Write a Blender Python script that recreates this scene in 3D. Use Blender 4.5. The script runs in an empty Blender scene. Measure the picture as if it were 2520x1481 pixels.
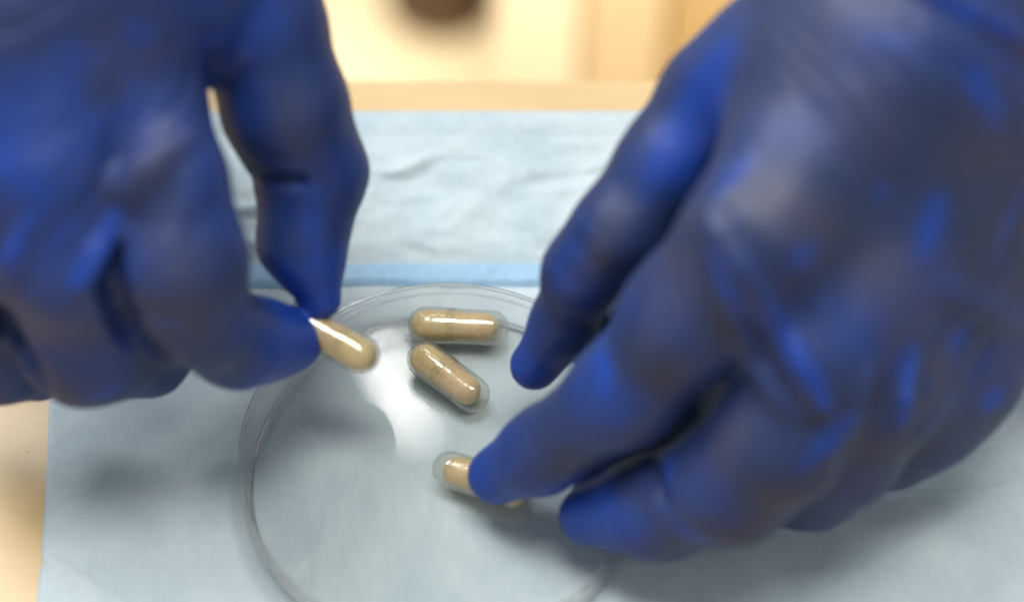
import bpy, bmesh, math, random
import numpy as np
from mathutils import Vector, Matrix

random.seed(7)
rng = np.random.RandomState(11)
MM = 0.001
SC = bpy.context.scene
COL = SC.collection

# ------------------------------------------------------------------ camera
W, H = 2520.0, 1481.0
FL, SENSOR = 60.0, 36.0
FPX = FL / SENSOR * W
TILT = math.radians(35.4)
DIST = 440.0
TGT = np.array([16.0, 52.4, 0.0])                 # mm; dish centre is the origin
FWD = np.array([0, math.sin(TILT), -math.cos(TILT)])
RGT = np.array([1.0, 0, 0])
UPV = np.array([0, math.cos(TILT), math.sin(TILT)])
CAMP = TGT - DIST * FWD

cd = bpy.data.cameras.new('camera')
cam = bpy.data.objects.new('camera', cd)
COL.objects.link(cam)
cam.location = tuple(CAMP * MM)
cam.rotation_euler = (TILT, 0, 0)
cd.lens = FL
cd.sensor_width = SENSOR
cd.sensor_fit = 'HORIZONTAL'
cd.clip_start = 0.01
cd.clip_end = 50
cd.dof.use_dof = True
cd.dof.focus_distance = 0.416
cd.dof.aperture_fstop = 3.4
cd.dof.aperture_blades = 0
SC.camera = cam

# ------------------------------------------------------------------ light
w = bpy.data.worlds.new('World')
SC.world = w
w.use_nodes = True
w.node_tree.nodes['Background'].inputs[0].default_value = (0.93, 0.96, 1.0, 1)
w.node_tree.nodes['Background'].inputs[1].default_value = 0.40


def area(name, loc, sx, sy, power, col):
    d = bpy.data.lights.new(name, 'AREA')
    d.shape = 'RECTANGLE'
    d.size = sx
    d.size_y = sy
    d.energy = power
    d.color = col
    o = bpy.data.objects.new(name, d)
    COL.objects.link(o)
    o.location = loc
    return o


area('ceiling_lamp_above', (0.12, 0.10, 1.75), 0.80, 0.50, 20, (1.0, 0.965, 0.91))
o = area('ceiling_lamp_beyond', (-0.180, 1.225, 1.8), 0.028, 0.30, .54, (1.0, 0.965, 0.92))
o.rotation_euler = (0, 0, math.radians(24))
o = area('ceiling_lamp_side', (-0.85, 0.85, 1.70), 1.15, 0.55, 34, (0.98, 0.98, 1.0))
o.rotation_euler = Vector((0.85, -0.80, -1.65)).to_track_quat('-Z', 'X').to_euler()
o = area('floor_fill_light', (0.05, 0.36, 0.12), 0.9, 0.3, 12.5, (1.0, 0.93, 0.80))  # added low light that only brightens floor and cabinet beyond the table
o.rotation_euler = (math.radians(38), 0, 0)

SC.view_settings.view_transform = 'Standard'
SC.view_settings.look = 'None'
SC.view_settings.exposure = 0.16
SC.view_settings.gamma = 1.0
SC.cycles.use_denoising = True
SC.cycles.max_bounces = 16
SC.cycles.transparent_max_bounces = 32
SC.cycles.transmission_bounces = 12
SC.cycles.sample_clamp_indirect = 4.0


# ------------------------------------------------------------------ helpers
def U(px, py, z):
    """point of the place (mm) at height z seen in direction px, py of the 2520-wide photograph"""
    d = FWD + RGT * ((px - W / 2) / FPX) + UPV * (-(py - H / 2) / FPX)
    t = (z - CAMP[2]) / d[2]
    return CAMP + d * t


def depth(p):
    return float((np.asarray(p) - CAMP) @ FWD)


def P2(V):
    q = V - CAMP
    zz = q @ FWD
    return np.stack([W / 2 + FPX * (q @ RGT) / zz, H / 2 - FPX * (q @ UPV) / zz], -1)


def tag(o, label=None, cat=None, group=None, kind=None):
    if label: o['label'] = label
    if cat: o['category'] = cat
    if group: o['group'] = group
    if kind: o['kind'] = kind
    return o


def mesh_obj(name, verts, faces, mat, parent=None, smooth=True):
    me = bpy.data.meshes.new(name)
    me.from_pydata([tuple(v) for v in verts], [], [tuple(f) for f in faces])
    me.update()
    if smooth:
        me.polygons.foreach_set('use_smooth', [True] * len(me.polygons))
    o = bpy.data.objects.new(name, me)
    COL.objects.link(o)
    if mat: me.materials.append(mat)
    if parent: o.parent = parent
    return o


def empty(name, loc=(0, 0, 0)):
    o = bpy.data.objects.new(name, None)
    COL.objects.link(o)
    o.location = loc
    o.empty_display_size = 0.01
    return o


def box(name, lo, hi, mat, parent=None, bevel=0.0, seg=3):
    bm = bmesh.new()
    bmesh.ops.create_cube(bm, size=1.0)
    lo = np.array(lo); hi = np.array(hi)
    for v in bm.verts:
        v.co = Vector(((v.co.x + .5) * (hi[0] - lo[0]) + lo[0], (v.co.y + .5) * (hi[1] - lo[1]) + lo[1], (v.co.z + .5) * (hi[2] - lo[2]) + lo[2]))
    if bevel:
        bmesh.ops.bevel(bm, geom=list(bm.edges), offset=bevel, segments=seg, affect='EDGES', profile=.5)
    me = bpy.data.meshes.new(name)
    bm.to_mesh(me); bm.free()
    me.materials.append(mat)
    o = bpy.data.objects.new(name, me)
    COL.objects.link(o)
    if parent: o.parent = parent
    return o


def lathe(name, prof, n, mat, parent=None, closed=False, caps=False):
    """prof: (r, z) in mm, turned about z; axis points (r=0) become single verts"""
    vs, fs, rings = [], [], []
    for r, z in prof:
        if r < 1e-6:
            rings.append([len(vs)]); vs.append((0, 0, z * MM))
        else:
            rings.append(list(range(len(vs), len(vs) + n)))
            for i in range(n):
                a = 2 * math.pi * i / n
                vs.append((r * MM * math.cos(a), r * MM * math.sin(a), z * MM))
    pairs = list(zip(rings, rings[1:]))
    if closed: pairs.append((rings[-1], rings[0]))
    for a, b in pairs:
        for i in range(n):
            j = (i + 1) % n
            if len(a) == 1: fs.append((a[0], b[j], b[i]))
            elif len(b) == 1: fs.append((a[i], a[j], b[0]))
            else: fs.append((a[i], a[j], b[j], b[i]))
    o = mesh_obj(name, vs, fs, mat, parent)
    bm = bmesh.new(); bm.from_mesh(o.data)
    bmesh.ops.recalc_face_normals(bm, faces=list(bm.faces))
    for e in bm.edges:
        if len(e.link_faces) == 2 and e.calc_face_angle(0) > .6: e.smooth = False
    bm.to_mesh(o.data); bm.free()
    return o


def vnoise(x, y, seed, z=None):
    """smooth value noise, numpy, about -1..1"""
    def h(i, j, k):
        s = np.sin(i * 127.1 + j * 311.7 + k * 74.7 + seed * 53.3) * 43758.5453
        return (s - np.floor(s)) * 2 - 1
    z = np.zeros_like(x) if z is None else z
    i, j, k = np.floor(x), np.floor(y), np.floor(z)
    fx, fy, fz = x - i, y - j, z - k
    fx = fx * fx * (3 - 2 * fx); fy = fy * fy * (3 - 2 * fy); fz = fz * fz * (3 - 2 * fz)
    o = 0
    for a in (0, 1):
        for b in (0, 1):
            for c in (0, 1):
                o = o + h(i + a, j + b, k + c) * np.where(a, fx, 1 - fx) * np.where(b, fy, 1 - fy) * np.where(c, fz, 1 - fz)
    return o


# ------------------------------------------------------------------ materials
class N:
    def __init__(s, name):
        s.m = bpy.data.materials.new(name)
        s.m.use_nodes = True
        s.t = s.m.node_tree
        s.b = s.t.nodes.get('Principled BSDF')
        s.out = s.t.nodes.get('Material Output')

    def n(s, typ, **kw):
        x = s.t.nodes.new(typ)
        for k, v in kw.items():
            if k in x.inputs.keys(): x.inputs[k].default_value = v
            else: setattr(x, k, v)
        return x

    def l(s, a, b): s.t.links.new(a, b)

    def coords(s, kind='Object', scale=(1, 1, 1), rot=(0, 0, 0)):
        tc = s.n('ShaderNodeTexCoord')
        mp = s.n('ShaderNodeMapping')
        mp.inputs['Scale'].default_value = scale
        mp.inputs['Rotation'].default_value = rot
        s.l(tc.outputs[kind], mp.inputs[0])
        return mp.outputs[0]

    def noise(s, vec, scale, detail=4, rough=.55, dist=0):
        x = s.n('ShaderNodeTexNoise', Scale=scale, Detail=detail, Roughness=rough, Distortion=dist)
        s.l(vec, x.inputs['Vector'])
        return x.outputs['Fac']

    def ramp(s, fac, stops):
        r = s.n('ShaderNodeValToRGB')
        e = r.color_ramp.elements
        while len(e) < len(stops): e.new(.5)
        for el, (p, c) in zip(e, stops):
            el.position = p
            el.color = (c, c, c, 1) if not hasattr(c, '__len__') else (*c, 1)
        s.l(fac, r.inputs[0])
        return r.outputs[0]

    def mix(s, fac, a, b):
        x = s.n('ShaderNodeMix', data_type='RGBA')
        for sock, v in ((x.inputs[0], fac), (x.inputs[6], a), (x.inputs[7], b)):
            if hasattr(v, 'is_linked'): s.l(v, sock)
            elif hasattr(v, '__len__'): sock.default_value = (*v, 1)
            else: sock.default_value = v
        return x.outputs[2]

    def bump(s, height, strength, dist, normal=None):
        x = s.n('ShaderNodeBump', Strength=strength, Distance=dist)
        s.l(height, x.inputs['Height'])
        if normal is not None: s.l(normal, x.inputs['Normal'])
        return x.outputs[0]


def mat_glove():
    g = N('blue_nitrile_glove')
    at = g.n('ShaderNodeAttribute', attribute_name='loose')
    v = g.coords('Object')
    n1 = g.noise(v, 55, 4, .6)
    warm = g.noise(g.coords('Object', (1, 1, 1), (.3, .2, 0)), 26, 3, .5)
    tight = g.mix(n1, (0.010, 0.025, 0.095), (0.020, 0.036, 0.098))
    tight = g.mix(g.ramp(warm, [(.50, 0.), (.75, .38)]), tight, (0.048, 0.054, 0.092))
    sk = g.n('ShaderNodeAttribute', attribute_name='stretch_sheen')
    tight = g.mix(sk.outputs['Fac'], tight, (0.070, 0.064, 0.088))  # warm grey for stretched rubber and for painted-in reflection
    loose = g.mix(n1, (0.005, 0.038, 0.26), (0.010, 0.053, 0.32))
    col = g.mix(at.outputs['Fac'], tight, loose)
    g.l(col, g.b.inputs['Base Color'])
    g.b.inputs['Roughness'].default_value = .52
    g.b.inputs['Specular IOR Level'].default_value = .42
    b1 = g.bump(g.noise(v, 160, 3, .6), .35, .0006)
    b2 = g.bump(g.noise(g.coords('Object', (1, .35, .6), (0, 0, .7)), 110, 2, .5), .4, .0012, b1)
    g.l(b2, g.b.inputs['Normal'])
    return g.m


def mat_pad(name, c1, c2, rough=.85):
    g = N(name)
    v = g.coords('Object')
    n1 = g.noise(v, 38, 4, .6)
    col = g.mix(g.ramp(n1, [(.35, 0.), (.65, 1.)]), c1, c2)
    fib = g.noise(g.coords('Object', (1, .25, 1)), 900, 3, .7)
    col = g.mix(g.ramp(fib, [(.3, .0), (.8, .12)]), col, (.86, .9, .92))
    g.l(col, g.b.inputs['Base Color'])
    g.b.inputs['Roughness'].default_value = rough
    g.b.inputs['Specular IOR Level'].default_value = .25
    b1 = g.bump(fib, .25, .0003)
    b2 = g.bump(g.noise(v, 130, 4, .6), .35, .0012, b1)
    g.l(b2, g.b.inputs['Normal'])
    return g.m


def mat_wood(name, c1, c2, rough=.4):
    g = N(name)
    v = g.coords('Object', (.22, 1, 1))
    n1 = g.noise(v, 90, 5, .6, .4)
    col = g.mix(g.ramp(n1, [(.3, 0.), (.7, 1.)]), c1, c2)
    sp = g.noise(g.coords('Object'), 210, 2, .5)
    col = g.mix(g.ramp(sp, [(.74, 0.), (.80, .5)]), col, (.22, .12, .04))
    g.l(col, g.b.inputs['Base Color'])
    g.b.inputs['Roughness'].default_value = rough
    g.l(g.bump(n1, .1, .0003), g.b.inputs['Normal'])
    return g.m


def mat_plain(name, c, rough=.6, var=.12):
    g = N(name)
    n1 = g.noise(g.coords('Object'), 30, 4, .6)
    col = g.mix(n1, tuple(x * (1 - var) for x in c), tuple(min(1, x * (1 + var)) for x in c))
    g.l(col, g.b.inputs['Base Color'])
    g.b.inputs['Roughness'].default_value = rough
    return g.m


def mat_thin(name, tint, ior=1.5, rough=.015, bump=0.0, haze=0.0):
    """thin clear sheet: Fresnel between see-through and mirror"""
    g = N(name)
    g.t.nodes.remove(g.b)
    tr = g.n('ShaderNodeBsdfTransparent'); tr.inputs[0].default_value = (*tint, 1)
    gl = g.n('ShaderNodeBsdfGlossy', Roughness=rough)
    fr = g.n('ShaderNodeFresnel', IOR=ior)
    geo = g.n('ShaderNodeNewGeometry')
    mr = g.n('ShaderNodeMapRange')                    # a thin sheet reflects alike from both faces
    mr.inputs['To Min'].default_value = ior
    mr.inputs['To Max'].default_value = 1 / ior
    g.l(geo.outputs['Backfacing'], mr.inputs['Value'])
    g.l(mr.outputs[0], fr.inputs['IOR'])
    if bump:
        bn = g.bump(g.noise(g.coords('Object'), 330, 2, .5), bump, .0006)
        g.l(bn, gl.inputs['Normal'])
    mx = g.n('ShaderNodeMixShader')
    g.l(fr.outputs[0], mx.inputs[0]); g.l(tr.outputs[0], mx.inputs[1]); g.l(gl.outputs[0], mx.inputs[2])
    last = mx
    if haze:
        df = g.n('ShaderNodeBsdfDiffuse'); df.inputs[0].default_value = (.8, .8, .76, 1)
        m2 = g.n('ShaderNodeMixShader'); m2.inputs[0].default_value = haze
        g.l(mx.outputs[0], m2.inputs[1]); g.l(df.outputs[0], m2.inputs[2])
        last = m2
    g.l(last.outputs[0], g.out.inputs[0])
    return g.m


def mat_glass(name, tint, ior=1.45, rough=.0):
    g = N(name)
    g.b.inputs['Base Color'].default_value = (*tint, 1)
    g.b.inputs['Transmission Weight'].default_value = 1
    g.b.inputs['IOR'].default_value = ior
    g.b.inputs['Roughness'].default_value = rough
    return g.m


def mat_powder(name, c1, c2):
    g = N(name)
    v = g.coords('Object')
    n1 = g.noise(v, 420, 6, .75)
    fill = g.mix(g.ramp(g.noise(v, 150, 2, .5), [(.4, 0.), (.62, .35)]), g.mix(g.ramp(n1, [(.3, 0.), (.7, 1.)]), c1, c2), tuple(x * .75 for x in c1))
    g.l(fill, g.b.inputs['Base Color'])
    g.b.inputs['Roughness'].default_value = .32
    g.b.inputs['Specular IOR Level'].default_value = .5
    g.b.inputs['Coat Weight'].default_value = .8
    g.b.inputs['Coat Roughness'].default_value = .07
    g.l(g.bump(g.noise(v, 520, 3, .6), .3, .0004), g.b.inputs['Normal'])
    return g.m


M_glove = mat_glove()
M_pad = mat_pad('pale_blue_pad', (.385, .475, .51), (.475, .555, .58))
M_flap = mat_pad('pale_pad_flap', (.325, .42, .46), (.43, .505, .525))
M_hem = mat_pad('blue_pad_hem', (.22, .39, .55), (.28, .45, .60), .6)
M_table = mat_wood('maple_laminate', (.52, .37, .18), (.60, .44, .23))
M_floor = mat_plain('cream_floor', (.86, .70, .43), .5, .05)
M_dark = mat_plain('dark_brown_metal', (.075, .035, .008), .45)
M_cabA = mat_plain('pale_cream_panel', (.82, .66, .46), .5, .04)
M_cabB = mat_plain('tan_panel', (.62, .46, .26), .5, .05)
M_cabC = mat_plain('brown_panel', (.47, .31, .125), .5, .08)
M_dish = mat_thin('clear_polystyrene', (.985, .985, .98), 1.55, .012)
M_wall = mat_thin('clear_polystyrene_wall', (.985, .98, .975), 1.55, .02, 0., .02)
M_shell = mat_thin('clear_gelatine', (.982, .978, .95), 1.65, .022, .25, .012)
M_inA = mat_powder('ochre_filled_gelatine', (.54, .41, .18), (.70, .55, .28))
M_inB = mat_powder('brown_filled_gelatine', (.50, .355, .175), (.66, .49, .27))

# ------------------------------------------------------------------ setting
edge_y = U(1250, 195, 0)[1]
pad_y = U(1250, 277, 0)[1]
tbl = box('table', (-.62, -.42, -.028), (.62, edge_y * MM, 0), M_table, None, .0015)
tag(tbl, 'tan maple laminate table top under the blue pad', 'table')

FZ = -0.74
fl = mesh_obj('floor', [(-2.2, -.6, FZ), (2.2, -.6, FZ), (2.2, 3, FZ), (-2.2, 3, FZ)], [(0, 1, 2, 3)], M_floor, None, False)
tag(fl, kind='structure')


# ------------------------------------------------------------------ pad
def sheet(name, nx, ny, fx, zf, mat, parent, thick):
    """fx(u, v) -> x, y (mm arrays); zf(x, y, u, v) -> top height (mm)"""
    u, v = np.meshgrid(np.linspace(0, 1, nx), np.linspace(0, 1, ny))
    x, y = fx(u, v)
    z = zf(x, y, u, v)
    top = np.stack([x, y, z], -1).reshape(-1, 3)
    bot = np.stack([x, y, np.maximum(z - thick, z * 0 + .05)], -1).reshape(-1, 3)
    n = nx * ny
    idx = np.arange(n).reshape(ny, nx)
    q = np.stack([idx[:-1, :-1], idx[:-1, 1:], idx[1:, 1:], idx[1:, :-1]], -1).reshape(-1, 4)
    faces = [q, q[:, ::-1] + n]
    rim = np.concatenate([idx[0, :], idx[1:, -1], idx[-1, -2::-1], idx[-2:0:-1, 0]])
    r2 = np.roll(rim, -1)
    faces.append(np.stack([r2, rim, rim + n, r2 + n], -1))
    return mesh_obj(name, np.concatenate([top, bot]) * MM, np.concatenate(faces).tolist(), mat, parent)


L1 = U(125, 970, 0); L2 = U(103, 1380, 0)
slope = (L1[0] - L2[0]) / (L1[1] - L2[1])
ybot = U(1250, 1700, 0)[1]


def pad_left(y):
    x = L1[0] + (y - L1[1]) * slope
    yk = U(100, 1388, 0)[1]
    return x + .5 * np.exp(-((y - yk) / 1.5) ** 2) - .5 * np.clip((yk - y) / 8, 0, 1)


def pad_fx(u, v):
    y = ybot + (pad_y - 4 - ybot) * v
    xl = pad_left(y)
    return xl + (215 - xl) * u, y


cr0 = U(140, 1385, 0); cr1 = U(330, 1500, 0)
cr_d = (cr1 - cr0)[:2]; cr_d /= np.linalg.norm(cr_d)
cs0 = U(2520, 1180, 0); cs1 = U(2050, 1450, 0)
cs_d = (cs1 - cs0)[:2]; cs_d /= np.linalg.norm(cs_d)


def crease(x, y, p, d, a, wd):
    s = (x - p[0]) * d[1] - (y - p[1]) * d[0]
    return a * np.where(s > 0, np.exp(-np.abs(s) / wd), np.exp(-np.abs(s) / (wd * .25)))


def pad_z(x, y, u, v):
    z = .8 + .42 * vnoise(x / 19, y / 11, 3) + .18 * vnoise(x / 6, y / 5, 4) + .5 * np.clip(.35 - np.abs(vnoise(x / 30, y / 17, 40)), 0, 1) * 2
    inside = np.clip((np.hypot(x, y) - 44) / 12, 0, 1)       # flat under the dish
    z = .55 + (z - .55) * (.15 + .85 * inside)
    along = (x - cr0[0]) * cr_d[0] + (y - cr0[1]) * cr_d[1]
    z += crease(x, y, cr0, cr_d, 1.6, 3.5) * np.clip((along + 6) / 8, 0, 1) * inside
    z += crease(x, y, cs0, cs_d, 1.2, 9) * np.clip((x - 70) / 30, 0, 1)
    z += .9 * np.exp(-((y - U(2300, 1215, 0)[1]) / 1.2) ** 2) * np.clip((x - 75) / 25, 0, 1)
    return np.maximum(z, .3)


pad = empty('absorbent_pad', (0, 0, 0))
tag(pad, 'pale blue absorbent pad with folded flap spread under the dish', 'pad')
sheet('sheet', 230, 190, pad_fx, pad_z, M_pad, pad, .4)

hem_lo = lambda x: U(1250, 703, 1.5)[1] + .6 * vnoise(x / 22, x * 0, 8)
hem_hi = U(1250, 650, 2)[1]


flap_y = U(1250, 277, 3.4)[1]


def flap_fx(u, v):
    y = (hem_hi - 1.0) + (flap_y - hem_hi + 1.0) * v
    xl = pad_left(y) + .4
    return xl + (214 - xl) * u, y


def flap_z(x, y, u, v):
    mid = np.clip(np.minimum(v / .12, (.84 - v) / .14), 0, 1) * (.55 + .45 * np.exp(-((v - .45) / .25) ** 2))
    wx = x + 6 * vnoise(x / 20, y / 14, 30); wy = y + 5 * vnoise(x / 18, y / 12, 31)
    w1 = vnoise(wx / 13, wy / 7, 5); w2 = vnoise(wx / 9, wy / 5, 6)
    rid = 1 - np.abs(vnoise(wx / 26, wy / 9, 7)) * 2
    z = 3.6 + mid * (1.2 * w1 + 1.1 * w2 + 1.1 * np.clip(rid, 0, 1) + .6 * vnoise(wx / 5, wy / 3.2, 14)) + .12 * vnoise(x / 4, y / 3, 12)
    z += .35 * np.exp(-((v - .155) / .02) ** 2) * 0 + .25 * (v > .85)
    z += .5 * np.exp(-((v - .92) / .05) ** 2)
    t = np.clip(v / .14, 0, 1); t = t * t * (3 - 2 * t)
    return 1.35 + (np.maximum(z, 1.7 + .2 * w2) - 1.35) * (.3 + .7 * t)


sheet('flap', 260, 110, flap_fx, flap_z, M_flap, pad, 1.0)


def hem_fx(u, v):
    x = pad_left(hem_hi) + .2 + (213 - pad_left(hem_hi)) * u
    return x, hem_lo(x) + (hem_hi - hem_lo(x)) * v


def hem_z(x, y, u, v):
    z = 2.3 + .18 * vnoise(x / 12, y / 4, 9) + .12 * vnoise(x / 4, y / 3, 10)
    s = (x - U(1215, 700, 2)[0]) - (y - hem_hi) * .8
    z += .5 * np.exp(-(s / .8) ** 2)
    z -= 1.25 * np.exp(-(v / .16) ** 2)
    return z


hm = sheet('hem', 220, 16, hem_fx, hem_z, M_hem, pad, .9)
tag(hm, 'deeper blue hem strip along the edge of the folded flap')

# ------------------------------------------------------------------ petri dish
dish = empty('petri_dish', (0, 0, 0.0007))
tag(dish, 'clear round plastic petri dish holding the capsules on the pad', 'dish')
lathe('base', [(0, 1.35), (45.9, 1.35), (45.9, .35), (0, .35)], 160, M_dish, dish)
lathe('wall', [(46.0, .2), (46.1, 1.0), (46.5, 8.6), (46.65, 12.8), (46.8, 13.0), (47.9, 13.0), (48.15, 12.8),
               (48.1, 9.2), (47.8, 8.9), (47.5, 8.7), (47.1, .5), (46.8, .2)], 200, M_wall, dish, closed=True)



def torus(name, R0, z0, r, mat, parent, n=200, m=10):
    prof = [(R0 + r * math.cos(2 * math.pi * i / m), z0 + r * math.sin(2 * math.pi * i / m)) for i in range(m)]
    return lathe(name, prof, n, mat, parent, closed=True)


dw = [c for c in dish.children if c.name.startswith('wall')][0]
M_rim = mat_glass('clear_polystyrene_rim', (.99, .975, .97), 1.5)
torus('rim', 47.6, 13.05, .52, M_rim, dw)
torus('stacking_step', 47.9, 8.95, .26, M_rim, dw)
torus('foot_ring', 46.3, 1.1, .58, M_rim, dw)

# ------------------------------------------------------------------ capsules
CR = 4.65


def dome(r, z0, z1, n=9, both=True):
    """closed profile of a round-ended cylinder from z0 to z1 (tip to tip)"""
    pr = []
    for i in range(n + 1):
        a = math.pi / 2 * i / n
        pr.append((r * math.sin(a), z0 + r - r * math.cos(a)))
    if both:
        for i in range(n + 1):
            a = math.pi / 2 * (1 - i / n)
            pr.append((r * math.sin(a), z1 - r + r * math.cos(a)))
    else:
        pr.append((r, z1))
    return pr


def make_capsule(name, p0, p1, label, roll=0., flip=False):
    """p0, p1: centres of the two round ends (mm)"""
    p0 = np.array(p0); p1 = np.array(p1)
    d = p1 - p0; L = np.linalg.norm(d); d = d / L
    e = empty(name)
    e.matrix_world = Matrix.Translation(Vector(p0 * MM)) @ Vector(d).to_track_quat('Z', 'Y').to_matrix().to_4x4() @ Matrix.Rotation(roll, 4, 'Z')
    tag(e, label, 'capsule', 'double capsules being sorted')
    a, b = -CR, L + CR
    mid = a + (b - a) * .47
    # outer clear shell: body slides into the cap
    def shell(r, z0, z1, t=.13):
        return dome(r, z0, z1, both=False) + dome(r - t, z0 + t, z1, both=False)[::-1]
    lathe('outer_cap', shell(CR, a, mid), 48, M_shell, e)
    bod = [(r, b + a - z) for r, z in shell(CR - .16, a, b - mid + 2.2 + a)]
    lathe('outer_body', bod, 48, M_shell, e)
    # filled inner capsule, lying against the cap end
    ir = CR - .78
    ia, ib = a + .75, b - 2.6
    im = ia + (ib - ia) * .53
    pr = dome(ir, ia, ib)
    body = [(r - .14 if .14 < r else r, z) for r, z in pr]
    lathe('inner_body', body, 48, M_inB, e)
    cap = dome(ir, ia, im, both=False) + [(ir - .3, im + .02)]
    lathe('inner_cap', cap, 48, M_inA, e)
    return e


FLZ = 0.7 + 1.35 + CR + .05
make_capsule('capsule', U(1049, 799, FLZ), U(1208, 807, FLZ), 'clear capsule with tan filling lying level at the far wall of the dish', .3)
make_capsule('capsule', U(1047, 884, FLZ + .4), U(1160, 968, FLZ), 'clear capsule with tan filling lying slanted in front of the level one', 1.1)
make_capsule('capsule', U(1262, 1204, FLZ), U(1112, 1156, FLZ), 'clear capsule with tan filling under the pointing gloved fingertip', 2.2)
make_capsule('capsule', U(886, 872, 32.5), U(752, 796, 36), 'blurred tan capsule pinched between gloved thumb and index finger', .5)


# ------------------------------------------------------------------ gloved hands
def smin(a, b, k):
    h = np.clip(.5 + .5 * (b - a) / k, 0, 1)
    return b + (a - b) * h - k * h * (1 - h)


def cone(G, a, b, ra, rb):
    """distance to a rounded cone between two spheres (simple linear-radius form)"""
    ab = b - a
    L2 = float(ab @ ab) + 1e-9
    t = np.clip(((G[0] - a[0]) * ab[0] + (G[1] - a[1]) * ab[1] + (G[2] - a[2]) * ab[2]) / L2, 0, 1)
    dx = G[0] - a[0] - t * ab[0]; dy = G[1] - a[1] - t * ab[1]; dz = G[2] - a[2] - t * ab[2]
    return np.sqrt(dx * dx + dy * dy + dz * dz) - (ra + (rb - ra) * t)


def joint(j):
    p = U(j[0], j[1], j[2])
    return p, .975 * j[3] * depth(p) / FPX


def surface_nets(F, org, h):
    s = F < 0
    nx, ny, nz = F.shape
    c = [F[i:nx - 1 + i, j:ny - 1 + j, k:nz - 1 + k] for i in (0, 1) for j in (0, 1) for k in (0, 1)]
    sc = [x < 0 for x in c]
    cnt = sum(x.astype(np.int8) for x in sc)
    act = (cnt > 0) & (cnt < 8)
    ii = np.argwhere(act)
    cv = [x[act] for x in c]
    off = [(i, j, k) for i in (0, 1) for j in (0, 1) for k in (0, 1)]
    acc = np.zeros((len(ii), 3)); num = np.zeros(len(ii))
    for a in range(8):
        for b in range(a + 1, 8):
            if sum(abs(off[a][q] - off[b][q]) for q in range(3)) != 1: continue
            m = (cv[a] < 0) != (cv[b] < 0)
            t = np.where(m, cv[a] / (cv[a] - cv[b] + 1e-12), 0)
            for q in range(3):
                acc[:, q] += np.where(m, off[a][q] + t * (off[b][q] - off[a][q]), 0)
            num += m
    V = org + (ii + acc / num[:, None]) * h
    idx = -np.ones(act.shape, int); idx[act] = np.arange(len(ii))
    faces = []
    for ax in range(3):
        sl0 = [slice(None)] * 3; sl1 = [slice(None)] * 3
        sl0[ax] = slice(0, -1); sl1[ax] = slice(1, None)
        ch = s[tuple(sl0)] != s[tuple(sl1)]
        e = np.argwhere(ch)
        o1, o2 = [(1, 2), (2, 0), (0, 1)][ax]
        ok = (e[:, o1] > 0) & (e[:, o2] > 0) & (e[:, o1] < F.shape[o1] - 1) & (e[:, o2] < F.shape[o2] - 1)
        e = e[ok]
        def g(d1, d2):
            q = e.copy(); q[:, o1] += d1; q[:, o2] += d2
            return idx[q[:, 0], q[:, 1], q[:, 2]]
        f = np.stack([g(-1, -1), g(0, -1), g(0, 0), g(-1, 0)], -1)
        neg = s[e[:, 0], e[:, 1], e[:, 2]]
        f[~neg] = f[~neg][:, ::-1]
        faces.append(f)
    return V, np.concatenate(faces)


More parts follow.
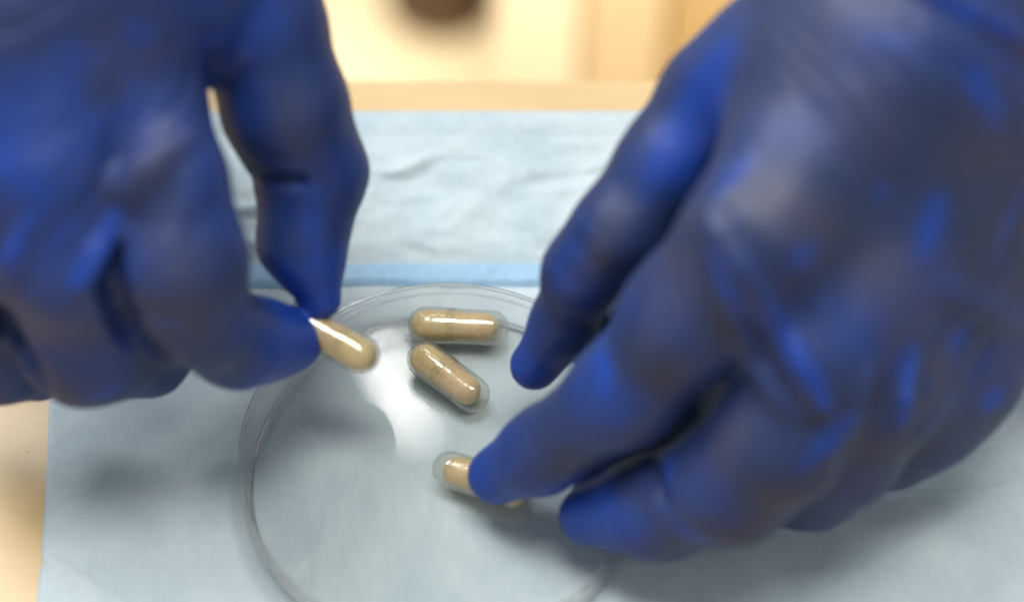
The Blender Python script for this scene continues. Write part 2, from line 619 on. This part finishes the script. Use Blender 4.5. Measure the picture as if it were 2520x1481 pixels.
def build_hand(name, palm, fingers, ridges, grooves, blobs, tips, wrinkles, skin_sheen, label, seed, h=1.1, kweb=9.0, wide=()):
    P = [[(joint(a), joint(b)) for a, b in zip(c, c[1:])] for c in palm]
    Fg = [[(joint(a), joint(b)) for a, b in zip(c, c[1:])] for c in fingers]
    allj = [q for c in P + Fg for s in c for q in s]
    lo = np.min([p - r for p, r in allj], 0) - 6
    hi = np.max([p + r for p, r in allj], 0) + 6
    ax = [np.arange(lo[i], hi[i] + h, h, dtype=np.float32) for i in range(3)]
    G = np.meshgrid(*ax, indexing='ij', sparse=True)
    d = None
    for c in P:
        for (a, ra), (b, rb) in c:
            x = cone(G, a, b, ra, rb)
            d = x if d is None else smin(d, x, 11.0)
    dp = d
    out = None
    for ci, c in enumerate(Fg):
        f = None
        for (a, ra), (b, rb) in c:
            x = cone(G, a, b, ra, rb)
            f = x if f is None else smin(f, x, 6.0)
        x = smin(dp, f, 14.0 if ci in wide else kweb)
        out = x if out is None else smin(out, x, 1.8)
    d = out
    base = d.copy()

    def on_skin(px, py):
        dd = FWD + RGT * ((px - W / 2) / FPX) + UPV * (-(py - H / 2) / FPX)
        ts = np.arange(180, 480, .4)
        q = CAMP + dd * ts[:, None]
        ix = np.round((q - lo) / h).astype(int)
        ok = np.all((ix >= 0) & (ix < np.array(base.shape)), 1)
        ix = ix[ok]; q = q[ok]
        val = base[ix[:, 0], ix[:, 1], ix[:, 2]]
        w_ = np.nonzero(val < 0)[0]
        return q[w_[0]] if len(w_) else q[np.argmin(val)]

    for lst, sg in ((ridges, 1), (grooves, -1)):
        for pts, r, k, off in lst:
            fine = []
            for a, b in zip(pts, pts[1:]):
                for t in np.linspace(0, 1, 4)[:-1]:
                    fine.append((a[0] + (b[0] - a[0]) * t, a[1] + (b[1] - a[1]) * t))
            fine.append(pts[-1])
            q = [on_skin(*p) + FWD * off for p in fine]
            nq = len(q) - 1
            for m in range(nq):
                taper = lambda f: r * (.35 + .65 * math.sin(math.pi * min(max(f, .06), .94)) ** .5)
                i0 = np.maximum(((np.minimum(q[m], q[m + 1]) - lo - r - k - 2) / h).astype(int), 0)
                i1 = ((np.maximum(q[m], q[m + 1]) - lo + r + k + 3) / h).astype(int)
                sl = tuple(slice(a_, b_) for a_, b_ in zip(i0, i1))
                Gs = (G[0][sl[0]], G[1][:, sl[1]], G[2][:, :, sl[2]])
                c = cone(Gs, q[m], q[m + 1], taper(m / nq), taper((m + 1) / nq))
                d[sl] = smin(d[sl], c, k) if sg > 0 else -smin(-d[sl], c, k)
    V, F = surface_nets(d, lo, h)
    # loose-rubber relief
    me = bpy.data.meshes.new(name)
    me.from_pydata((V * MM).tolist(), [], F.tolist())
    me.update()
    bm = bmesh.new(); bm.from_mesh(me)
    bmesh.ops.recalc_face_normals(bm, faces=list(bm.faces))
    for _ in range(2):
        bmesh.ops.smooth_vert(bm, verts=list(bm.verts), factor=.5, use_axis_x=True, use_axis_y=True, use_axis_z=True)
    bm.to_mesh(me); bm.free()
    nv = len(me.vertices)
    V = np.empty(nv * 3); me.vertices.foreach_get('co', V); V = V.reshape(-1, 3) / MM
    Nn = np.empty(nv * 3); me.vertex_normals.foreach_get('vector', Nn); Nn = Nn.reshape(-1, 3)
    wr = .20 * vnoise(V[:, 0] / 9, V[:, 1] / 9, seed, V[:, 2] / 9) + .10 * vnoise(V[:, 0] / 4, V[:, 1] / 5, seed + 1, V[:, 2] / 4)
    pr = P2(V)
    cdir = CAMP - V; cdir /= np.linalg.norm(cdir, axis=1)[:, None]
    facing = (Nn * cdir).sum(1) > .1

    def spot(bx, by, ang):
        m = np.where(facing, np.hypot(pr[:, 0] - bx, pr[:, 1] - by), 1e9)
        near = np.argsort(m)[:25]
        i = near[np.argmin(((V[near] - CAMP) ** 2).sum(1))]
        n = Nn[i]; t1 = RGT * math.cos(ang) + UPV * -math.sin(ang)
        t1 = t1 - n * (t1 @ n); t1 /= np.linalg.norm(t1)
        return V[i], n, t1, np.cross(n, t1), depth(V[i]) / FPX

    # runs of fine parallel creases where the rubber bunches up
    for bx, by, rad, ang, amp, wl in wrinkles:
        c0, n, t1, t2, k = spot(bx, by, ang)
        q = V - c0
        along, across = q @ t1, q @ t2
        fall = np.exp(-((q ** 2).sum(1) / (rad * k) ** 2) * 1.4)
        ph = across / (wl * k) + .9 * vnoise(along / (wl * k * 3.2), across / (wl * k * 2), seed + 20)
        rid = 1 - np.abs(vnoise(ph * 2.0, along / (wl * k * 5), seed + 21)) * 2.2
        wr = wr + amp * fall * np.clip(rid, -.6, 1)
    V2 = V + Nn * wr[:, None]
    me.vertices.foreach_set('co', (V2 * MM).ravel())
    # where the rubber hangs loose it shows its full blue, where the hand stretches it a greyer tone; some patches paint in light
    loose = (.11 if wide else .22) + .30 * np.clip(vnoise(V[:, 0] / 14, V[:, 1] / 14, seed + 5, V[:, 2] / 14), -.3, 1)
    for bx, by, ra, rb, ang, s in blobs:
        c0, n, t1, t2, k = spot(bx, by, ang)
        q = V - c0
        e = np.sqrt(((q @ t1) / (ra * k)) ** 2 + ((q @ t2) / (rb * k)) ** 2 + ((q @ n) / (max(ra, rb) * k)) ** 2)
        e = e + .18 * vnoise(V[:, 0] / 4, V[:, 1] / 4, seed + 9, V[:, 2] / 4)
        loose = loose + (s - np.where(s > 0, np.maximum(loose, 0) * 0, 0)) * np.clip((1.3 - e) / .75, 0, 1)
    stretch_sheen = np.zeros(nv)
    for bx, by, ra, rb, ang, s in skin_sheen:
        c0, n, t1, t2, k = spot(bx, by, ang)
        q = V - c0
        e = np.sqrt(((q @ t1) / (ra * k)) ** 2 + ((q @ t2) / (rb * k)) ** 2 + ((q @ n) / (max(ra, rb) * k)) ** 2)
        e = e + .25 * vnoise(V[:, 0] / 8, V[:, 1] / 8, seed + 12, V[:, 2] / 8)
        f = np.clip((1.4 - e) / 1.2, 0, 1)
        stretch_sheen = np.maximum(stretch_sheen, .62 * s * f * f * (3 - 2 * f))
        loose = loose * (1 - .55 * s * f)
    at = me.attributes.new('stretch_sheen', 'FLOAT', 'POINT')
    at.data.foreach_set('value', np.clip(stretch_sheen, 0, 1).astype(np.float32))
    for (j, r) in tips:
        p = U(*j)
        e = np.linalg.norm(V - p, axis=1) / r
        loose = loose + .9 * np.clip((1.25 - e) / .6, 0, 1)
    at = me.attributes.new('loose', 'FLOAT', 'POINT')
    at.data.foreach_set('value', np.clip(loose, 0, 1).astype(np.float32))
    me.polygons.foreach_set('use_smooth', [True] * len(me.polygons))
    me.materials.append(M_glove)
    o = bpy.data.objects.new(name, me)
    COL.objects.link(o)
    tag(o, label, 'hand', 'blue gloved hands')
    return o


# the hand at the right: thumb above, index finger on the capsule, the others curled
R_thumb = [(1900, 190, 92, 190), (1765, 240, 84, 135), (1640, 405, 74, 116), (1520, 570, 64, 108), (1437, 668, 53, 95), (1393, 790, 37, 77), (1316, 900, 23, 63)]
R_index = [(1860, 580, 90, 175), (1695, 778, 70, 158), (1540, 965, 50, 131), (1332, 1112, 27, 97), (1222, 1170, 14.5, 74)]
R_middle = [(2010, 890, 66, 170), (1915, 1075, 52, 160), (1800, 1185, 38, 150), (1610, 1250, 24, 122), (1450, 1268, 14, 78)]
R_ring = [(2140, 970, 54, 170), (2070, 1105, 38, 140), (1995, 1185, 25, 112), (1890, 1225, 17, 76)]
R_pinky = [(2310, 910, 42, 165), (2255, 1015, 31, 142), (2180, 1085, 22, 112), (2090, 1135, 16, 84)]
R_web_fill = [(1790, 500, 70, 90), (1660, 660, 46, 66), (1500, 830, 28, 44), (1440, 885, 22, 32)]  # thumb web, lengthened to close the gap and keep it dark
R_gap_fill = [(1880, 930, 58, 90), (1730, 1030, 36, 62), (1570, 1130, 22, 52), (1450, 1195, 15, 40)]  # added filler that blocks light between index and middle finger
R_palm = [[(1860, 580, 90, 165), (2150, 160, 98, 285), (2560, -160, 104, 330), (2950, -520, 112, 340)],
          [(2010, 850, 70, 165), (2310, 300, 84, 270)],
          [(2150, 930, 54, 165), (2420, 380, 68, 270)],
          [(2350, 880, 40, 158), (2560, 480, 52, 260), (2750, 50, 66, 280)],
          [(1900, 190, 90, 190), (2150, 160, 98, 285)]]
R_ridges = [([(1745, 520), (1768, 640), (1805, 770), (1855, 890), (1930, 1005)], 1.7, 2.5, .3),
            ([(1780, 590), (1850, 690), (1920, 800), (1985, 910), (2040, 1030)], 1.8, 2.5, .3),
            ([(2245, 870), (2235, 950), (2222, 1050)], 1.5, 2.5, .3),
            ([(2130, 930), (2090, 1020), (2030, 1120)], 1.8, 3, .6),
            ([(2300, 700), (2400, 760), (2500, 800)], 1.6, 4, .8),
            ([(2060, -190), (2160, -110), (2260, -45), (2400, 35), (2540, 115), (2680, 215), (2790, 320)], 2.2, 2.0, -.4)]
R_grooves = [
             ([(1600, 1130), (1625, 1190), (1640, 1250)], .9, 2, 0),
             ]
R_blobs = [(1690, 300, 190, 82, -.95, .9), (2190, 480, 28, 22, 0, .6), (2322, 550, 85, 36, -1.35, .7), (2000, 640, 50, 34, -.4, .75),
           (2200, 75, 60, 14, .1, .4), (2450, 245, 110, 40, .75, .7), (2500, 560, 90, 22, -1.3, .6), (2250, 890, 60, 50, -.5, .4),
           (2380, 830, 70, 25, -.9, .6), (2330, 1040, 70, 28, -.4, .7), (2232, 960, 100, 15, -1.5, .8), (1960, 870, 200, 16, 1.05, .7), (1800, 760, 160, 14, 1.25, .6), (1440, 890, 110, 16, -.75, .5), (1900, 830, 170, 26, 1.05, .9), (2010, 960, 110, 24, 1.1, .9),
           (2060, 1090, 110, 35, -.8, .7), (1465, 920, 55, 35, 1.2, .8), (1620, 1170, 55, 22, 1.2, .8), (1690, 1330, 60, 30, 0, .7),
           (2455, 1000, 40, 40, 0, .8), (2400, 45, 160, 20, .5, 1.0), (1790, 430, 70, 30, -.8, .8), (1440, 1050, 160, 90, -.7, .4), (1480, 1290, 130, 70, .2, .5),
           (1400, 700, 130, 60, -1.2, .4), (1640, 760, 120, 110, -.8, .15)]
R_wr = [(1880, 760, 220, 1.05, .75, 60), (2000, 930, 170, 1.1, .7, 55), (2230, 960, 150, -1.4, .7, 50), (2060, 1070, 120, -.8, .6, 45),
        (1490, 930, 80, 1.1, .25, 40), (1620, 1190, 90, 1.2, .45, 42), (1760, 470, 130, -.75, .6, 45), (2430, 120, 170, .6, .7, 55),
        (2400, 860, 170, -.8, .7, 55), (1400, 640, 80, .6, .35, 40), (1280, 1110, 70, 1.0, .35, 40), (2300, 1060, 120, -.5, .6, 50), (2150, 300, 300, .9, .35, 80)]
R_skin_sheen = [(1980, 500, 190, 100, .35, .8), (2240, 700, 170, 120, .6, .75), (1640, 720, 200, 70, -.85, .6), (1770, 1075, 120, 70, -.6, .65),  # grey patches: stretched rubber plus soft reflection painted on the knuckles
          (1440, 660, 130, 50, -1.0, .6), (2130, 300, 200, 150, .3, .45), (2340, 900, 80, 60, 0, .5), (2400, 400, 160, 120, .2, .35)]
R_tips = [((1300, 910, 21), 17), ((1215, 1180, 14), 20), ((1440, 1265, 17), 14)]
build_hand('gloved_hand', R_palm, [R_thumb, R_index, R_middle, R_ring, R_pinky, R_web_fill, R_gap_fill], R_ridges, R_grooves, R_blobs, R_tips, R_wr, R_skin_sheen,
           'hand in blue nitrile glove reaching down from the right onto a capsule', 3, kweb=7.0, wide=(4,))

# the hand at the left: thumb and index finger pinch a capsule
LZ = .92
lz = lambda c: [(a, b, z * LZ, r) for a, b, z, r in c]
L_thumb = [(560, -90, 108, 190), (640, 60, 98, 155), (702, 265, 82, 150), (765, 425, 66, 132), (745, 600, 54, 102), (790, 735, 44, 53)]
L_index = [(365, 240, 104, 135), (425, 440, 96, 128), (445, 640, 82, 157), (470, 775, 66, 136), (585, 840, 50, 108), (655, 836, 42, 92), (728, 842, 37, 68)]
L_middle = [(130, 430, 98, 170), (180, 650, 80, 160), (215, 825, 56, 168), (365, 866, 34, 118)]
L_ring = [(-110, 520, 90, 170), (-60, 700, 66, 140), (-10, 865, 42, 122), (90, 900, 30, 90)]
L_pinky = [(-260, 560, 80, 165), (-210, 740, 58, 130), (-160, 860, 40, 105)]
L_palm = [[(365, 230, 104, 135), (310, -60, 118, 235), (120, -330, 130, 300), (-60, -640, 140, 310)],
          [(130, 400, 100, 170), (150, 0, 120, 260)],
          [(-110, 480, 92, 170), (0, 40, 116, 260), (-60, -300, 126, 280)],
          [(-260, 540, 82, 165), (-120, 100, 106, 250)],
          [(560, -90, 108, 190), (310, -60, 118, 235)]]
L_web = [(420, 80, 106, 140), (560, 60, 98, 140)]
L_palm, (L_thumb, L_index, L_middle, L_ring, L_pinky, L_web) = [lz(c) for c in L_palm], [lz(c) for c in (L_thumb, L_index, L_middle, L_ring, L_pinky, L_web)]
L_ridges = [([(470, 330), (390, 390), (310, 470), (250, 590), (200, 700)], 2.4, 3.5, .4),
            ([(70, 560), (30, 650), (0, 740)], 2.2, 3.5, .5),
            ]
L_grooves = [([(285, 590), (272, 680), (300, 770), (350, 850), (405, 895), (468, 940)], 2.1, 3.5, .9),
             ([(0, 740), (40, 840), (75, 910), (100, 965)], 2.1, 3.5, .9),
             ([(610, 442), (680, 445), (760, 452)], 1.3, 1.5, 0),
             ([(510, 90), (530, 150), (535, 200)], 1.6, 3, 0)]
L_blobs = [(80, 330, 300, 160, -.4, .5), (230, 600, 130, 30, -1.05, .9), (270, 980, 55, 22, 0, .7),  # first wide patch paints the softly lit back of the hand brighter blue
           (385, 805, 60, 20, .1, .6), (360, 110, 50, 40, 0, .6), (640, 90, 80, 120, .9, .35), (790, 560, 30, 110, 0, .4),
           (20, 620, 80, 22, -1.1, .8), (120, 560, 150, 90, -1, .35), (520, 120, 40, 60, .9, .6), (280, 220, 60, 60, 0, -.5), (620, 800, 120, 70, .3, .3)]
L_wr = [(280, 520, 200, -1.05, .8, 55), (520, 180, 150, -.8, .6, 50), (420, 390, 120, -.6, .6, 48), (690, 450, 100, 0, .45, 42),
        (400, 810, 100, .1, .5, 45), (60, 650, 150, -1.1, .7, 55), (560, 860, 80, 1.2, .35, 42), (150, 150, 300, -.5, .4, 80), (250, 900, 110, .2, .4, 50)]
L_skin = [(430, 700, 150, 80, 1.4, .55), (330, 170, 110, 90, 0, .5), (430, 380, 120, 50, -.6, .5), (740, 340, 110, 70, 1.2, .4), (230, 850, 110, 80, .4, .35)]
L_tips = [((800, 740, 44 * LZ), 14), ((715, 850, 37 * LZ), 20)]
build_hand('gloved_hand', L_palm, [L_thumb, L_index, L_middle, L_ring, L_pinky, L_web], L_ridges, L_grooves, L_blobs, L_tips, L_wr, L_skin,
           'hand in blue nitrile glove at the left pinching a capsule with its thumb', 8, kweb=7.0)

# ------------------------------------------------------------------ far below, beyond the table edge
def ray_floor(px, py, z):
    return U(px, py, z) * MM


pc = ray_floor(1085, -12, FZ * 1000 + 10)
st = empty('stool', (pc[0], pc[1], FZ))
tag(st, 'dark brown round stool foot blurred on the floor beyond the table', 'stool')
lathe('foot', [(0, 0), (46, 0), (50, 6), (48, 18), (36, 34), (26, 42), (0, 42)], 40, M_dark, st)
lathe('column', [(0, 42), (20, 42), (18, 420), (0, 420)], 32, M_dark, st)
lathe('seat', [(0, 421), (140, 421), (150, 430), (150, 450), (140, 462), (0, 465)], 48, M_dark, st)

cy = edge_y * MM + .30
cab = empty('cabinet', (0, cy, FZ))
tag(cab, 'cream and tan cabinet fronts blurred beyond the right of the table edge', 'cabinet')


def xat(px, y, py=100):
    d = FWD + RGT * ((px - W / 2) / FPX) + UPV * (-(py - H / 2) / FPX)
    t = (y / MM - CAMP[1]) / d[1]
    return (CAMP + d * t)[0] * MM


xs = [xat(p, cy) for p in (1215, 1430, 1640, 2300)]
for k, (a, b, m, dy) in enumerate(((xs[0], xs[1], M_cabA, 0), (xs[1], xs[2], M_cabB, .004), (xs[2], xs[3], M_cabC, .008))):
    box('panel', (a + .001, dy, .002), (b - .001, .30, .56), m, cab, .003)
